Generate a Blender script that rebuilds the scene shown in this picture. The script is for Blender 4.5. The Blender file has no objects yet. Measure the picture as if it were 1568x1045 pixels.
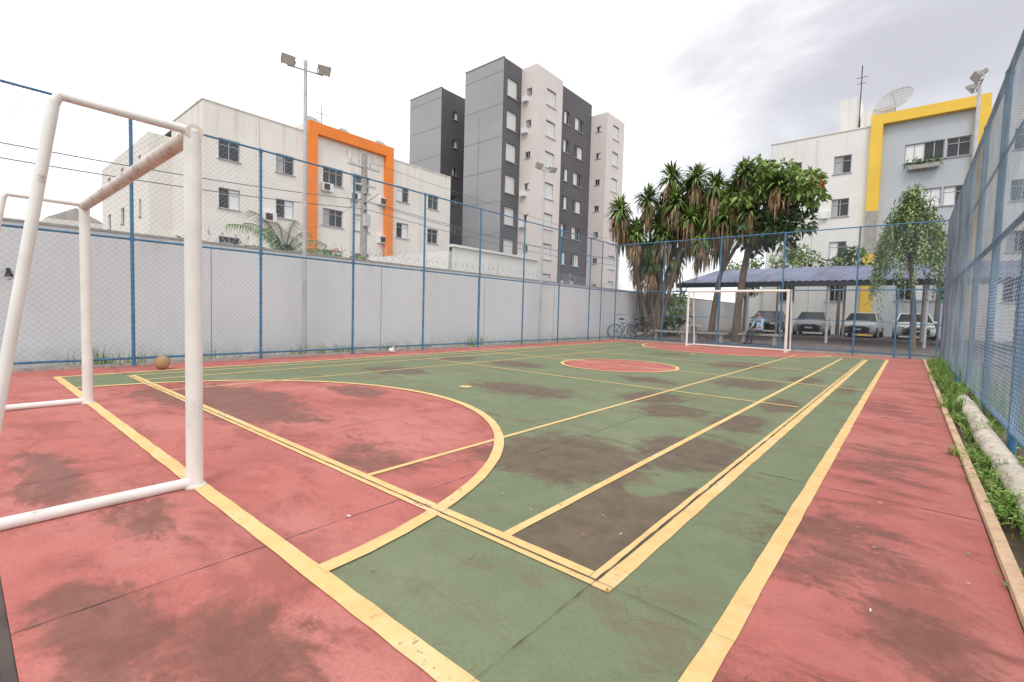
import bpy, math, random
import numpy as np
from mathutils import Vector, Matrix
random.seed(7); rng=np.random.default_rng(7)
S=bpy.context.scene
COL=S.collection
rad=math.radians
# ------------------------------------------------------------------ helpers
class MB:
    def __init__(s): s.v=[]; s.f=[]; s.m=[]; s.s=[]
    def add(s,vs,fs,m=0,sm=False):
        o=len(s.v); s.v+= [tuple(p) for p in vs]
        for f in fs: s.f.append(tuple(i+o for i in f)); s.m.append(m); s.s.append(sm)
    def quad(s,a,b,c,d,m=0): s.add([a,b,c,d],[(0,1,2,3)],m)
    def box(s,x0,x1,y0,y1,z0,z1,m=0):
        vs=[(x0,y0,z0),(x1,y0,z0),(x1,y1,z0),(x0,y1,z0),(x0,y0,z1),(x1,y0,z1),(x1,y1,z1),(x0,y1,z1)]
        s.add(vs,[(3,2,1,0),(4,5,6,7),(0,1,5,4),(1,2,6,5),(2,3,7,6),(3,0,4,7)],m)
    def obox(s,c,sx,sy,sz,M,m=0):
        vs=[]
        for z in (-1,1):
            for x,y in ((-1,-1),(1,-1),(1,1),(-1,1)):
                vs.append(Vector(c)+M@Vector((x*sx/2,y*sy/2,z*sz/2)))
        s.add(vs,[(3,2,1,0),(4,5,6,7),(0,1,5,4),(1,2,6,5),(2,3,7,6),(3,0,4,7)],m)
    def tube(s,pts,r,n=8,m=0,caps=True,sm=True):
        pts=[Vector(p) for p in pts]; R=r if isinstance(r,(list,tuple)) else [r]*len(pts)
        vs=[];fs=[]
        t0=(pts[1]-pts[0]).normalized()
        a=Vector((0,0,1)) if abs(t0.z)<.9 else Vector((1,0,0))
        u=t0.cross(a).normalized()
        for i,p in enumerate(pts):
            if i==0: t=t0
            elif i==len(pts)-1: t=(pts[i]-pts[i-1]).normalized()
            else: t=((pts[i+1]-pts[i]).normalized()+(pts[i]-pts[i-1]).normalized()).normalized()
            u=(u-t*u.dot(t)).normalized(); w=t.cross(u)
            for k in range(n):
                an=2*math.pi*k/n
                vs.append(p+(u*math.cos(an)+w*math.sin(an))*R[i])
        for i in range(len(pts)-1):
            for k in range(n):
                fs.append((i*n+k,i*n+(k+1)%n,(i+1)*n+(k+1)%n,(i+1)*n+k))
        s.add(vs,fs,m,sm)
        if caps and n>3:
            s.add(vs[:n],[tuple(range(n))[::-1]],m); s.add(vs[-n:],[tuple(range(n))],m)
    def sphere(s,c,r,m=0,n=12,k=8,sc=(1,1,1)):
        vs=[];fs=[]
        for i in range(k+1):
            th=math.pi*i/k
            for j in range(n):
                ph=2*math.pi*j/n
                vs.append((c[0]+r*sc[0]*math.sin(th)*math.cos(ph),c[1]+r*sc[1]*math.sin(th)*math.sin(ph),c[2]+r*sc[2]*math.cos(th)))
        for i in range(k):
            for j in range(n): fs.append((i*n+j,(i+1)*n+j,(i+1)*n+(j+1)%n,i*n+(j+1)%n))
        s.add(vs,fs,m,True)
    def obj(s,name,mats,loc=None,rotz=None,parent=None):
        me=bpy.data.meshes.new(name); me.from_pydata(s.v,[],s.f)
        for mt in mats: me.materials.append(mt)
        me.polygons.foreach_set('material_index',s.m); me.polygons.foreach_set('use_smooth',s.s)
        me.update()
        ob=bpy.data.objects.new(name,me); COL.objects.link(ob)
        if loc: ob.location=loc
        if rotz is not None: ob.rotation_euler=(0,0,rotz)
        if parent: ob.parent=parent
        return ob
def empty(name,loc=(0,0,0)):
    e=bpy.data.objects.new(name,None); e.location=loc; COL.objects.link(e); return e
class N:
    def __init__(s,nt): s.nt=nt
    def n(s,t,**k):
        x=s.nt.nodes.new(t)
        for a,b in k.items():
            if a[0]=='i' and a[1:].isdigit(): x.inputs[int(a[1:])].default_value=b
            else: setattr(x,a,b)
        return x
    def l(s,a,b): s.nt.links.new(a,b)
def c4(c): return (c[0],c[1],c[2],1)
def mixrgb(g,fac,a,b,mode='MIX'):
    x=g.n('ShaderNodeMix',data_type='RGBA',blend_type=mode)
    for sock,val in ((x.inputs[0],fac),(x.inputs[6],a),(x.inputs[7],b)):
        if hasattr(val,'links'): g.l(val,sock)
        elif isinstance(val,(int,float)): sock.default_value=val
        else: sock.default_value=c4(val)
    return x.outputs[2]
def math_(g,op,a,b=0.,c=0.,clamp=False):
    x=g.n('ShaderNodeMath',operation=op,use_clamp=clamp)
    for i,val in enumerate((a,b,c)):
        if hasattr(val,'links'): g.l(val,x.inputs[i])
        else: x.inputs[i].default_value=val
    return x.outputs[0]
def mrange(g,v,a,b,c=0.,d=1.):
    x=g.n('ShaderNodeMapRange',interpolation_type='SMOOTHSTEP'); g.l(v,x.inputs[0])
    for i,q in enumerate((a,b,c,d)): x.inputs[i+1].default_value=q
    return x.outputs[0]
def noise(g,scale,detail=4,rough=.6,vec=None,dist=0.):
    x=g.n('ShaderNodeTexNoise'); x.inputs['Scale'].default_value=scale; x.inputs['Detail'].default_value=detail
    x.inputs['Roughness'].default_value=rough; x.inputs['Distortion'].default_value=dist
    if vec is not None: g.l(vec,x.inputs['Vector'])
    return x.outputs['Fac']
def mapped(g,vec,sc,loc=(0,0,0),rz=0):
    mp=g.n('ShaderNodeMapping'); mp.inputs['Scale'].default_value=sc; mp.inputs['Location'].default_value=loc; mp.inputs['Rotation'].default_value=(0,0,rz); g.l(vec,mp.inputs[0]); return mp.outputs[0]
def newmat(name):
    m=bpy.data.materials.new(name); m.use_nodes=True
    g=N(m.node_tree); b=m.node_tree.nodes['Principled BSDF']; return m,g,b
def mat(name,col,rough=.7,var=.12,scale=4,stretch=None,col2=None,metal=0,spec=.5,bump=0,bscale=40,thr=None,c2f=1.):
    m,g,b=newmat(name)
    tc=g.n('ShaderNodeTexCoord'); vec=tc.outputs['Object']
    if stretch: vec=mapped(g,vec,stretch)
    f=noise(g,scale,4,.6,vec)
    f2=mrange(g,f,.3,.7)
    a=[x*(1-var) for x in col]; c=[min(1,x*(1+var)) for x in col]
    out=mixrgb(g,f2,a,c)
    if col2:
        f3=noise(g,scale*2.3,6,.7,vec,.4); t=thr or (.55,.68)
        out=mixrgb(g,math_(g,'MULTIPLY',mrange(g,f3,*t),c2f),out,col2)
    g.l(out,b.inputs['Base Color']); b.inputs['Roughness'].default_value=rough; b.inputs['Metallic'].default_value=metal
    b.inputs['Specular IOR Level'].default_value=spec
    if bump:
        bp=g.n('ShaderNodeBump'); bp.inputs['Strength'].default_value=bump; bp.inputs['Distance'].default_value=.01
        g.l(noise(g,bscale,4,.6,tc.outputs['Object']),bp.inputs['Height']); g.l(bp.outputs[0],b.inputs['Normal'])
    return m
def wallmat(name,col,dirt,top,zs=(0.,12.),f=.6,sc=1.):
    """painted render with vertical run-off streaks that gather under the coping and damp near the base"""
    m,g,b=newmat(name); P=g.n('ShaderNodeTexCoord').outputs['Object']
    base=mixrgb(g,mrange(g,noise(g,.6*sc,5,.6,P),.3,.7),[c*.96 for c in col],[min(1,c*1.03) for c in col])
    st=noise(g,2.2*sc,6,.7,mapped(g,P,(1,1,.06)))
    sep=g.n('ShaderNodeSeparateXYZ'); g.l(P,sep.inputs[0]); z=sep.outputs['Z']
    tp=mrange(g,z,top-(zs[1]-zs[0])*.22,top,0,1); bt=mrange(g,z,zs[0]+.5,zs[0],0,1)
    k=math_(g,'MULTIPLY',mrange(g,st,.48,.72),math_(g,'MULTIPLY_ADD',tp,.8,.18))
    base=mixrgb(g,math_(g,'MULTIPLY',k,f),base,dirt)
    base=mixrgb(g,math_(g,'MULTIPLY',math_(g,'MULTIPLY',bt,mrange(g,noise(g,3*sc,6,.7,P),.35,.65)),.6),base,dirt)
    g.l(base,b.inputs['Base Color']); b.inputs['Roughness'].default_value=.88; b.inputs['Specular IOR Level'].default_value=.2
    bp=g.n('ShaderNodeBump'); bp.inputs['Strength'].default_value=.25; bp.inputs['Distance'].default_value=.01; g.l(noise(g,25,4,.6,P),bp.inputs['Height']); g.l(bp.outputs[0],b.inputs['Normal'])
    return m
# ------------------------------------------------------------------ camera
a,pt,r=rad(39.289),rad(2.871),rad(1.634)
fw=Vector((-math.sin(a)*math.cos(pt),math.cos(a)*math.cos(pt),-math.sin(pt)))
rt=Vector((math.cos(a),math.sin(a),0)); up=rt.cross(fw)
r2=rt*math.cos(r)+up*math.sin(r); u2=up*math.cos(r)-rt*math.sin(r)
cd=bpy.data.cameras.new('camera'); cam=bpy.data.objects.new('camera',cd); COL.objects.link(cam)
Mx=Matrix((r2,u2,-fw)).transposed().to_4x4(); Mx.translation=Vector((0,0,1.077)); cam.matrix_world=Mx
cd.sensor_width=36; cd.lens=718.8/1568*36; cd.shift_x=-18.3/1568; cd.shift_y=-7.7/1568; cd.clip_start=.02; cd.clip_end=2000
S.camera=cam
# ------------------------------------------------------------------ world + sun
w=bpy.data.worlds.new('World'); S.world=w; w.use_nodes=True; g=N(w.node_tree)
bg=w.node_tree.nodes['Background']; bg.inputs[1].default_value=.138
sk=g.n('ShaderNodeTexSky',sky_type='NISHITA'); sk.sun_disc=False; sk.sun_elevation=rad(54); sk.sun_rotation=rad(150)
tc=g.n('ShaderNodeTexCoord'); mpv_=mapped(g,tc.outputs['Generated'],(1,1,2.1),(.3,1.1,.2))
n1=noise(g,2.0,7,.5,mpv_,.35)
dp=g.n('ShaderNodeVectorMath',operation='DOT_PRODUCT'); g.l(tc.outputs['Generated'],dp.inputs[0]); dp.inputs[1].default_value=(.16,.86,.48)
dirf=mrange(g,dp.outputs['Value'],.68,.98,0,1)
cf=math_(g,'MULTIPLY',mrange(g,n1,.34,.64),math_(g,'MULTIPLY_ADD',dirf,.93,.03))
cloud=mixrgb(g,cf,(10.0,10.0,10.1),(4.7,4.7,5.15))
g.l(mixrgb(g,.93,sk.outputs[0],cloud),bg.inputs[0])
sd=bpy.data.lights.new('sun','SUN'); sd.energy=1.2; sd.angle=rad(20); sd.color=(1,.965,.91)
so=bpy.data.objects.new('sun',sd); COL.objects.link(so)
dirv=Vector((math.sin(rad(30))*.59,-math.cos(rad(30))*.59,.81)); so.rotation_euler=dirv.to_track_quat('Z','Y').to_euler(); so.location=(0,0,30)
S.view_settings.view_transform='Standard'; S.view_settings.look='None'; S.view_settings.exposure=0
# ------------------------------------------------------------------ materials
M_blue=mat('blue_steel_paint',(.055,.18,.32),.45,.2,6,col2=(.14,.10,.08),thr=(.64,.74))
M_wire=mat('galvanised_wire_blue',(.26,.33,.40),.5,.15,3,metal=.2)
M_wireR=mat('coated_wire',(.27,.36,.46),.5,.3,1.2,metal=.1)
M_wall=wallmat('white_wall_render',(.72,.725,.74),(.42,.41,.39),2.26,(-.05,2.26),.5)
M_white=wallmat('cream_facade_paint',(.82,.79,.74),(.45,.41,.36),12.7,(0,12.7),.5)
M_white2=wallmat('white_facade_paint',(.81,.80,.77),(.45,.42,.38),14,(0,14),.45)
M_tw=mat('tower_beige_render',(.72,.66,.635),.85,.04,.3)
M_lg=mat('tower_light_grey',(.35,.35,.37),.85,.05,.3)
M_dg=mat('tower_dark_grey',(.125,.12,.13),.85,.06,.3)
M_joint=mat('dark_joint',(.085,.065,.058),.9,.3,3)
M_groove=mat('grey_groove',(.22,.22,.23),.9)
M_orange=mat('orange_paint',(.88,.25,.04),.7,.07,.5,col2=(.6,.22,.08),thr=(.6,.75),c2f=.5)
M_yel=mat('yellow_facade_paint',(.86,.56,.07),.7,.06,.5)
M_bg=mat('pale_blue_grey_facade',(.50,.54,.58),.85,.05,.3)
M_glass=mat('window_glass',(.035,.04,.045),.12,.3,1.5)
M_frame=mat('white_aluminium',(.7,.7,.7),.5,.03)
M_dframe=mat('grey_aluminium',(.42,.42,.43),.5,.05)
M_shut=mat('white_shutter',(.80,.80,.80),.6,.03)
M_goal=mat('chipped_white_goal_paint',(.78,.765,.72),.45,.06,5,col2=(.40,.24,.15),thr=(.62,.76),c2f=.7)
M_goal2=mat('rusty_crossbar_paint',(.70,.62,.54),.5,.1,5,col2=(.28,.12,.06),thr=(.50,.66),c2f=.85)
M_conc=mat('concrete',(.38,.36,.33),.9,.15,6,bump=.5,col2=(.2,.18,.16),thr=(.55,.7))
M_kerb=mat('painted_kerb',(.68,.62,.52),.85,.12,5,col2=(.40,.22,.15),thr=(.48,.66),bump=.8,c2f=.8)
M_kerby=mat('worn_yellow_kerb',(.66,.46,.29),.85,.12,2.2,col2=(.46,.24,.16),thr=(.48,.68),bump=.6,c2f=.8)
M_dirt=mat('dirt_ground',(.15,.105,.08),.95,.3,1.3,col2=(.10,.12,.055),thr=(.52,.66),bump=.8,bscale=20)
M_park=mat('parking_pavement',(.15,.125,.11),.9,.2,.6,bump=.4)
M_bark=mat('bark',(.15,.115,.085),.95,.3,6,(1,1,.3),bump=1)
M_dead=mat('dead_leaves',(.30,.19,.11),.9,.35,3)
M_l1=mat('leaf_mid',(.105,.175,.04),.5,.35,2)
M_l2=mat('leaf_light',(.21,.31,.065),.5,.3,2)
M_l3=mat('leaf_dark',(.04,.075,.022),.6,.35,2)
M_pep=mat('pepper_leaf',(.28,.37,.16),.6,.3,2)
M_grass=mat('weed_green',(.155,.28,.05),.7,.35,8)
M_grassb=mat('weed_bright',(.24,.38,.07),.65,.3,8)
M_grass2=mat('weed_dry',(.34,.30,.13),.8,.3,8)
M_red=mat('red_flower',(.5,.05,.03),.6,.2)
M_galv=mat('galvanised_steel',(.52,.52,.53),.45,.12,5,metal=.3)
M_dark=mat('dark_rubber',(.02,.02,.02),.7,.1)
M_cable=mat('grey_cable',(.12,.12,.125),.7,.1)
M_roof=mat('blue_metal_roof',(.14,.17,.29),.4,.3,1.2,(1,.2,1),col2=(.32,.32,.37),thr=(.50,.70),c2f=.7)
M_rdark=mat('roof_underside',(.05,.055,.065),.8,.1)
M_lens=mat('lamp_glass',(.55,.56,.55),.15,.05)
M_lamp=mat('lamp_housing',(.30,.29,.27),.6,.1)
# ------------------------------------------------------------------ court
X0,X1,Y0,Y1=-9.98,.37,.10,18.44
GL,FGL=.91,17.30; SL,SR=-9.05,-.43; CX=-4.80; CY=9.12
nx,ny=300,520
xs=np.linspace(X0,X1,nx); ys=np.linspace(Y0,Y1,ny)
XX,YY=np.meshgrid(xs,ys)
green=((XX>SL)&(XX<SR)&(YY>GL)&(YY<FGL)).astype(float)
green[np.hypot(XX-CX,YY-(GL-.06))<3.0]=0
green[np.hypot(XX-CX,YY-(FGL+.06))<3.0]=0
green[np.hypot(XX-CX,YY-CY)<1.22]=0
stl=[(-1.95,2.95,.58,.52,1.2),(-2.40,2.6,.25,.25,.8),(-1.30,3.75,.40,.55,1.15),(-2.07,5.2,.40,.38,1.05),(-1.3,5.2,.26,.5,1.05),(-2.0,8.3,.5,.6,1.1),(-1.2,6.6,.22,.6,1.0),
(-2.56,5.9,.40,.5,1.0),(-4.15,5.07,.8,.42,1.1),(-6.9,4.9,.7,.4,1.1),(-5.75,1.98,1.3,.50,1.2),(-6.7,1.5,.7,.3,.8),(-5.4,3.3,.5,.28,.95),(-3.1,1.9,.6,.4,.65),(-2.0,.30,.45,.16,1.0),(-1.5,.55,.4,.22,.8),
(-.2,2.7,.4,.6,.72),(.1,2.1,.3,.4,.68),(-3.95,.35,.8,.15,.8),(-2.9,.6,.4,.18,.7),(-.1,4.5,.35,.9,.6),(-1.4,9.8,.35,.6,.9),(-3.0,11.5,.7,1,.9),(-6.3,7.4,.7,.5,.9),(-1.0,.25,.5,.2,.65),(-.2,1.3,.3,.3,.65),(-7.8,7.2,.5,.6,.7),(-3.4,7.4,.6,.4,.8),(-.7,9,.2,1,.6),(-5.2,13,.9,.9,.6),(-.1,7.5,.3,1.2,.55)]
st=np.zeros_like(XX)
for (x,y,rx,ry,am) in stl:
    st=np.maximum(st,am*np.exp(-((XX-x)/rx)**2*.8-((YY-y)/ry)**2*.8))
pan=((XX>-1.43)&(XX<-.955)&(YY>1.68)).astype(float)*np.clip((3.0-YY-.25*np.sin(XX*9))/.5,0,1)*1.5
st=np.maximum(st,pan)
me=bpy.data.meshes.new('sports_court')
vs=np.stack([XX.ravel(),YY.ravel(),np.zeros(XX.size)],1)
idx=np.arange(nx*ny).reshape(ny,nx)
fs=np.stack([idx[:-1,:-1].ravel(),idx[:-1,1:].ravel(),idx[1:,1:].ravel(),idx[1:,:-1].ravel()],1)
me.vertices.add(len(vs)); me.vertices.foreach_set('co',vs.ravel())
me.loops.add(fs.size); me.loops.foreach_set('vertex_index',fs.ravel())
me.polygons.add(len(fs)); me.polygons.foreach_set('loop_start',np.arange(0,fs.size,4)); me.polygons.foreach_set('loop_total',np.full(len(fs),4))
me.update(calc_edges=True)
for nm,arr in (('green',green),('stain',st)):
    at=me.attributes.new(nm,'FLOAT','POINT'); at.data.foreach_set('value',arr.ravel().astype(np.float32))
m,g,b=newmat('court_paint')
tc=g.n('ShaderNodeTexCoord'); P=tc.outputs['Object']
ag=g.n('ShaderNodeAttribute',attribute_name='green').outputs['Fac']; ast=g.n('ShaderNodeAttribute',attribute_name='stain').outputs['Fac']
agm=mrange(g,ag,.35,.65)
big=noise(g,.7,4,.6,P); mid=noise(g,3.5,7,.7,P,.3); fine=noise(g,60,3,.75,P)
mid2=noise(g,2.2,8,.70,mapped(g,P,(1,1.9,1),(0,0,0),.4),.6); wearn=noise(g,1.1,8,.68,mapped(g,P,(1,1.4,1),(5,3,0)),.4)
gritty=noise(g,14,6,.75,P,.3)
redc=mixrgb(g,mrange(g,mid,.35,.68),(.545,.172,.150),(.48,.140,.122))
redc=mixrgb(g,mrange(g,big,.45,.65),redc,(.56,.205,.178))
redc=mixrgb(g,math_(g,'MULTIPLY',mrange(g,mid2,.48,.64),.65),redc,(.40,.115,.095))
redc=mixrgb(g,math_(g,'MULTIPLY',mrange(g,wearn,.50,.62),.62),redc,(.31,.095,.075))
grc=mixrgb(g,mrange(g,mid,.35,.68),(.195,.235,.135),(.165,.205,.112))
grc=mixrgb(g,mrange(g,big,.45,.7),grc,(.22,.255,.15))
grc=mixrgb(g,math_(g,'MULTIPLY',mrange(g,mid2,.52,.70),.55),grc,(.18,.16,.10))
grc=mixrgb(g,math_(g,'MULTIPLY',mrange(g,wearn,.53,.64),.60),grc,(.19,.15,.097))
base=mixrgb(g,agm,redc,grc)
stc=mixrgb(g,agm,(.19,.068,.050),(.112,.078,.050))
stc2=mixrgb(g,agm,(.26,.105,.080),(.17,.120,.080))
sf=math_(g,'ADD',ast,math_(g,'MULTIPLY',math_(g,'SUBTRACT',mid2,.5),1.5))
sf=math_(g,'ADD',sf,math_(g,'MULTIPLY',math_(g,'SUBTRACT',gritty,.5),.7))
stm=mixrgb(g,mrange(g,noise(g,5,6,.75,P,.4),.35,.65),stc,stc2)
base=mixrgb(g,math_(g,'MULTIPLY',mrange(g,sf,.28,.70),.92),base,stm)
sm_=mrange(g,noise(g,24,5,.75,P,.5),.64,.74)
base=mixrgb(g,math_(g,'MULTIPLY',sm_,.35),base,(.46,.33,.26))
base=mixrgb(g,math_(g,'MULTIPLY',mrange(g,gritty,.55,.72),.22),base,(.14,.075,.055))
base=mixrgb(g,math_(g,'MULTIPLY',mrange(g,fine,.35,.8),.32),base,(.13,.075,.055))
vor=g.n('ShaderNodeTexVoronoi',feature='DISTANCE_TO_EDGE'); vor.inputs['Scale'].default_value=.42
mpv=g.n('ShaderNodeVectorMath',operation='ADD'); g.l(P,mpv.inputs[0])
nv=g.n('ShaderNodeTexNoise'); nv.inputs['Scale'].default_value=1.5; nv.inputs['Detail'].default_value=5; g.l(P,nv.inputs['Vector']); g.l(nv.outputs['Color'],mpv.inputs[1]); g.l(mpv.outputs[0],vor.inputs['Vector'])
base=mixrgb(g,math_(g,'MULTIPLY',mrange(g,vor.outputs['Distance'],.0018,.0004),.28),base,(.08,.05,.04))
g.l(base,b.inputs['Base Color'])
g.l(mrange(g,sf,.3,.8,.78,.50),b.inputs['Roughness']); b.inputs['Specular IOR Level'].default_value=.3
bp=g.n('ShaderNodeBump'); bp.inputs['Strength'].default_value=.45; bp.inputs['Distance'].default_value=.004; g.l(noise(g,90,4,.7,P),bp.inputs['Height']); g.l(bp.outputs[0],b.inputs['Normal'])
me.materials.append(m)
court=empty('sports_court')
co=bpy.data.objects.new('painted_slab',me); COL.objects.link(co); co.parent=court
# lines
ml,g,b=newmat('yellow_line_paint')
P=g.n('ShaderNodeTexCoord').outputs['Object']
n1=noise(g,6,6,.7,P); n2=noise(g,38,5,.78,P); n3=noise(g,2.1,6,.7,P)
cc=mixrgb(g,mrange(g,n1,.35,.65),(.80,.56,.25),(.74,.49,.205)); cc=mixrgb(g,mrange(g,n3,.5,.7),cc,(.82,.63,.36))
cc=mixrgb(g,math_(g,'MULTIPLY',mrange(g,math_(g,'ADD',math_(g,'MULTIPLY',n2,.55),math_(g,'MULTIPLY',n1,.45)),.54,.66),.65),cc,(.52,.31,.20))
g.l(cc,b.inputs['Base Color']); b.inputs['Roughness'].default_value=.75; b.inputs['Specular IOR Level'].default_value=.3
holes=mrange(g,math_(g,'ADD',math_(g,'MULTIPLY',n2,.4),math_(g,'MULTIPLY',n3,.6)),.575,.65,1,.15)
g.l(holes,b.inputs['Alpha'])
L=MB()
def strip(pts,wd,z,closed=False):
    pts=[Vector((p[0],p[1],0)) for p in pts]; out=[]
    n=len(pts)
    for i,p in enumerate(pts):
        if closed: t=pts[(i+1)%n]-pts[i-1]
        else: t=pts[min(i+1,n-1)]-pts[max(i-1,0)]
        t.normalize(); nrm=Vector((-t.y,t.x,0)); j1=1+random.uniform(-.07,.07); j2=1+random.uniform(-.07,.07)
        out+= [p+nrm*wd/2*j1+Vector((0,0,z)),p-nrm*wd/2*j2+Vector((0,0,z))]
    fs=[(2*i,2*i+1,2*i+3,2*i+2) for i in range(n-1)]
    if closed: fs.append((2*n-2,2*n-1,1,0))
    L.add(out,fs)
def seg(x0,y0,x1,y1,wd,z):
    n=max(2,int(math.hypot(x1-x0,y1-y0)/.12)); strip([(x0+(x1-x0)*i/n,y0+(y1-y0)*i/n) for i in range(n+1)],wd,z)
za,zb,zc=.003,.005,.007
seg(SR,Y0,SR,FGL,.075,za); seg(SL,GL,SL,FGL,.075,za)
seg(SL-.037,GL,SR-.04,GL,.08,zb)
seg(SL,FGL,SR,FGL,.075,zb)
IN=1.64; IF=16.6; XA,XB=-8.70,-.90
seg(XB-.042,IN,XB-.042,IF,.034,za); seg(XB+.021,IN-.05,XB+.021,IF,.072,za)
seg(XA,IN,XA,IF,.05,za)
seg(XA,IN-.032,XB+.055,IN-.032,.034,zb); seg(XA,IN+.020,XB-.06,IN+.020,.050,zb); seg(XA,IF,XB+.05,IF,.05,zb)
for x,wd in ((-1.45,.05),(-2.64,.042),(-6.95,.042),(-8.12,.05)): seg(x,IN+.046,x,IF-.2,wd,za+.0007)
seg(SL,CY,SR,CY,.055,zb)
for y in (6.62,11.62): seg(-8.12,y,-1.0,y,.045,zb)
for yc,s in ((GL-.06,1),(FGL+.06,-1)):
    strip([(CX+3.0*math.cos(t),yc+s*3.0*math.sin(t)) for t in np.linspace(.03,math.pi-.03,90)],.078,zc)
strip([(CX+1.22*math.cos(t),CY+1.22*math.sin(t)) for t in np.linspace(0,2*math.pi,72)[:-1]],.07,zc,True)
for px,py in ((CX,4.6),(CX,13.6)):
    L.add([(px+.09*math.cos(t),py+.09*math.sin(t),zc) for t in np.linspace(0,2*math.pi,17)[:-1]],[tuple(range(16))])
L.obj('court_lines',[ml],parent=court)
J=MB()
def joint(x0,y0,x1,y1,wd,z):
    n=int(math.hypot(x1-x0,y1-y0)/.06)+1
    dx,dy=(x1-x0),(y1-y0); l=math.hypot(dx,dy); nx_,ny_=-dy/l,dx/l
    top=[];bot=[]
    for i in range(n+1):
        j=random.uniform(-.0015,.0015); h=wd/2*random.uniform(.1,1.35); x=x0+dx*i/n+nx_*j; y=y0+dy*i/n+ny_*j
        top.append((x+nx_*h,y+ny_*h,z)); bot.append((x-nx_*h,y-ny_*h,z))
    J.add(top+bot,[(i,i+1,n+2+i,n+1+i) for i in range(n)])
joint(XB-.021,Y0,XB-.021,IN-.02,.005,.0085); joint(XB-.021,IN-.02,XB-.021,Y1,.008,.0085)
for x in (-2.17,-3.9,-5.65,-7.4,-9.1): joint(x,Y0,x,Y1,.0045,.0018)
y=1.62
for k in range(9):
    if k==0: joint(X0,y+.004,XB+.06,y+.004,.006,.0095); joint(XB+.06,y+.004,X1,y+.004,.0045,.0095)
    else: joint(X0,y+.004,X1,y+.004,.005,.0022)
    y+=1.95
J.obj('expansion_joints',[M_joint],parent=court)
E=MB(); E.box(X0-.05,X1,Y0-.03,Y0-.001,-.15,-.004,1); E.box(X0-.10,X0-.002,Y0,Y1,-.15,.05); E.box(X0-.1,X1+.5,Y1+.002,Y1+.12,-.15,.06)
E.obj('slab_edge',[M_conc,M_joint],parent=court)
D=MB()
for i in range(150):
    x=random.uniform(-9.5,.3); y=random.uniform(.2,9); s=random.uniform(.005,.016); an=random.uniform(0,6.3); z=.011
    if random.random()<.25: x,y=random.uniform(-2.5,.3),random.uniform(1,4)
    c,sn=math.cos(an)*s,math.sin(an)*s
    D.add([(x-c,y-sn,z),(x+sn*.5,y-c*.5,z+.004),(x+c,y+sn,z+.006),(x-sn*.5,y+c*.5,z+.002)],[(0,1,2,3)],random.choice((0,0,0,0,0,1,1,1,2)))
D.obj('fallen_leaves',[M_dead,M_grass2,M_frame])
# ------------------------------------------------------------------ ground
G=MB(); G.quad((-700,-700,-.06),(700,-700,-.06),(700,900,-.06),(-700,900,-.06)); G.obj('ground',[M_dirt])
PK=MB(); PK.add([(-10.7,18.7,-.03),(14,18.7,-.03),(14,27,.17),(-10.7,27,.17),(14,60,.2),(-10.7,60,.2)],[(0,1,2,3),(3,2,4,5)]); PK.obj('parking_pavement',[M_park])
# ------------------------------------------------------------------ kerbs right
K=MB()
y=.2
while y<18.3:
    l=.992; h=random.uniform(.026,.034); j=random.uniform(-.003,.003); K.box(.375+j,.425+j,y,min(y+l,18.4),-.05,h,1); y+=1.0
K.obj('low_kerb',[M_kerb,M_kerby])
y=1.0
K=MB()
while y<9.2:
    l=random.uniform(.85,1.0)
    zz=.02+random.uniform(-.015,.01); xx=.63+random.uniform(-.015,.015)
    K.tube([(xx,y,zz),(xx,y+.03,zz),(xx+random.uniform(-.01,.01),y+l-.03,zz),(xx,y+l,zz)],[.06,.084,.084,.06],14,0); y+=l+.02
K.obj('rounded_concrete_kerb',[M_kerb])
# ------------------------------------------------------------------ fences
def chain(mb,o,ud,Ln,z0,z1,step,r,nrm,m):
    H=z1-z0; o=Vector(o); ud=Vector(ud); nrm=Vector(nrm)
    c=-H*.999
    while c<Ln:
        for s in (0,1):
            a0=c if s==0 else c+H; b0=c+H if s==0 else c
            t0,t1=0.,1.
            for lim,sgn in ((0,1),(Ln,-1)):
                da=(a0-lim)*sgn; db=(b0-lim)*sgn
                if da<0 and db<0: t0=2; break
                if da<0: t0=max(t0,da/(da-db))
                elif db<0: t1=min(t1,da/(da-db))
            if t0>=t1: continue
            off=nrm*(r if s else -r)
            p=o+ud*(a0+(b0-a0)*t0)+Vector((0,0,z0+H*t0))+off; q=o+ud*(a0+(b0-a0)*t1)+Vector((0,0,z0+H*t1))+off
            mb.tube([p,q],r,3,m,False,False)
        c+=step
ZF=4.1
def fence(name,o,ud,nrm,Ln,posts,wr,wm,step,extra=None,pr=.026,rr=.019):
    e=empty(name); F=MB(); o=Vector(o); u=Vector(ud)
    def P(t,z): return o+u*t+Vector((0,0,z))
    for t in posts: F.tube([P(t,-.05),P(t,ZF+.03)],pr,10)
    for z in (.13,2.1,ZF): F.tube([P(0,z),P(Ln,z)],rr,8)
    for t in posts:
        for z in (.13,2.1,ZF-.02): F.tube([P(t,z-.03),P(t,z+.03)],pr+.008,8)
    if extra: extra(F,P)
    F.obj('posts_and_rails',[M_blue],parent=e)
    Cn=MB(); chain(Cn,o+Vector(nrm)*.03,ud,Ln,.13,ZF,step,wr,nrm,0); Cn.obj('chain_link_mesh',[wm],parent=e)
    return e
fence('chain_link_fence',(-9.98,-.2,0),(0,1,0),(1,0,0),18.64,[y+.2 for y in (-.15,1.92,3.91,5.91,7.95,10.03,12.09,14.15,16.27,18.44)],.0016,M_wire,.095,lambda F,P:[F.tube([P(10.2,-.05),P(10.2,2.1)],.022,8),F.tube([P(17.4,-.05),P(17.4,4.1)],.022,8)])
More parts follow.
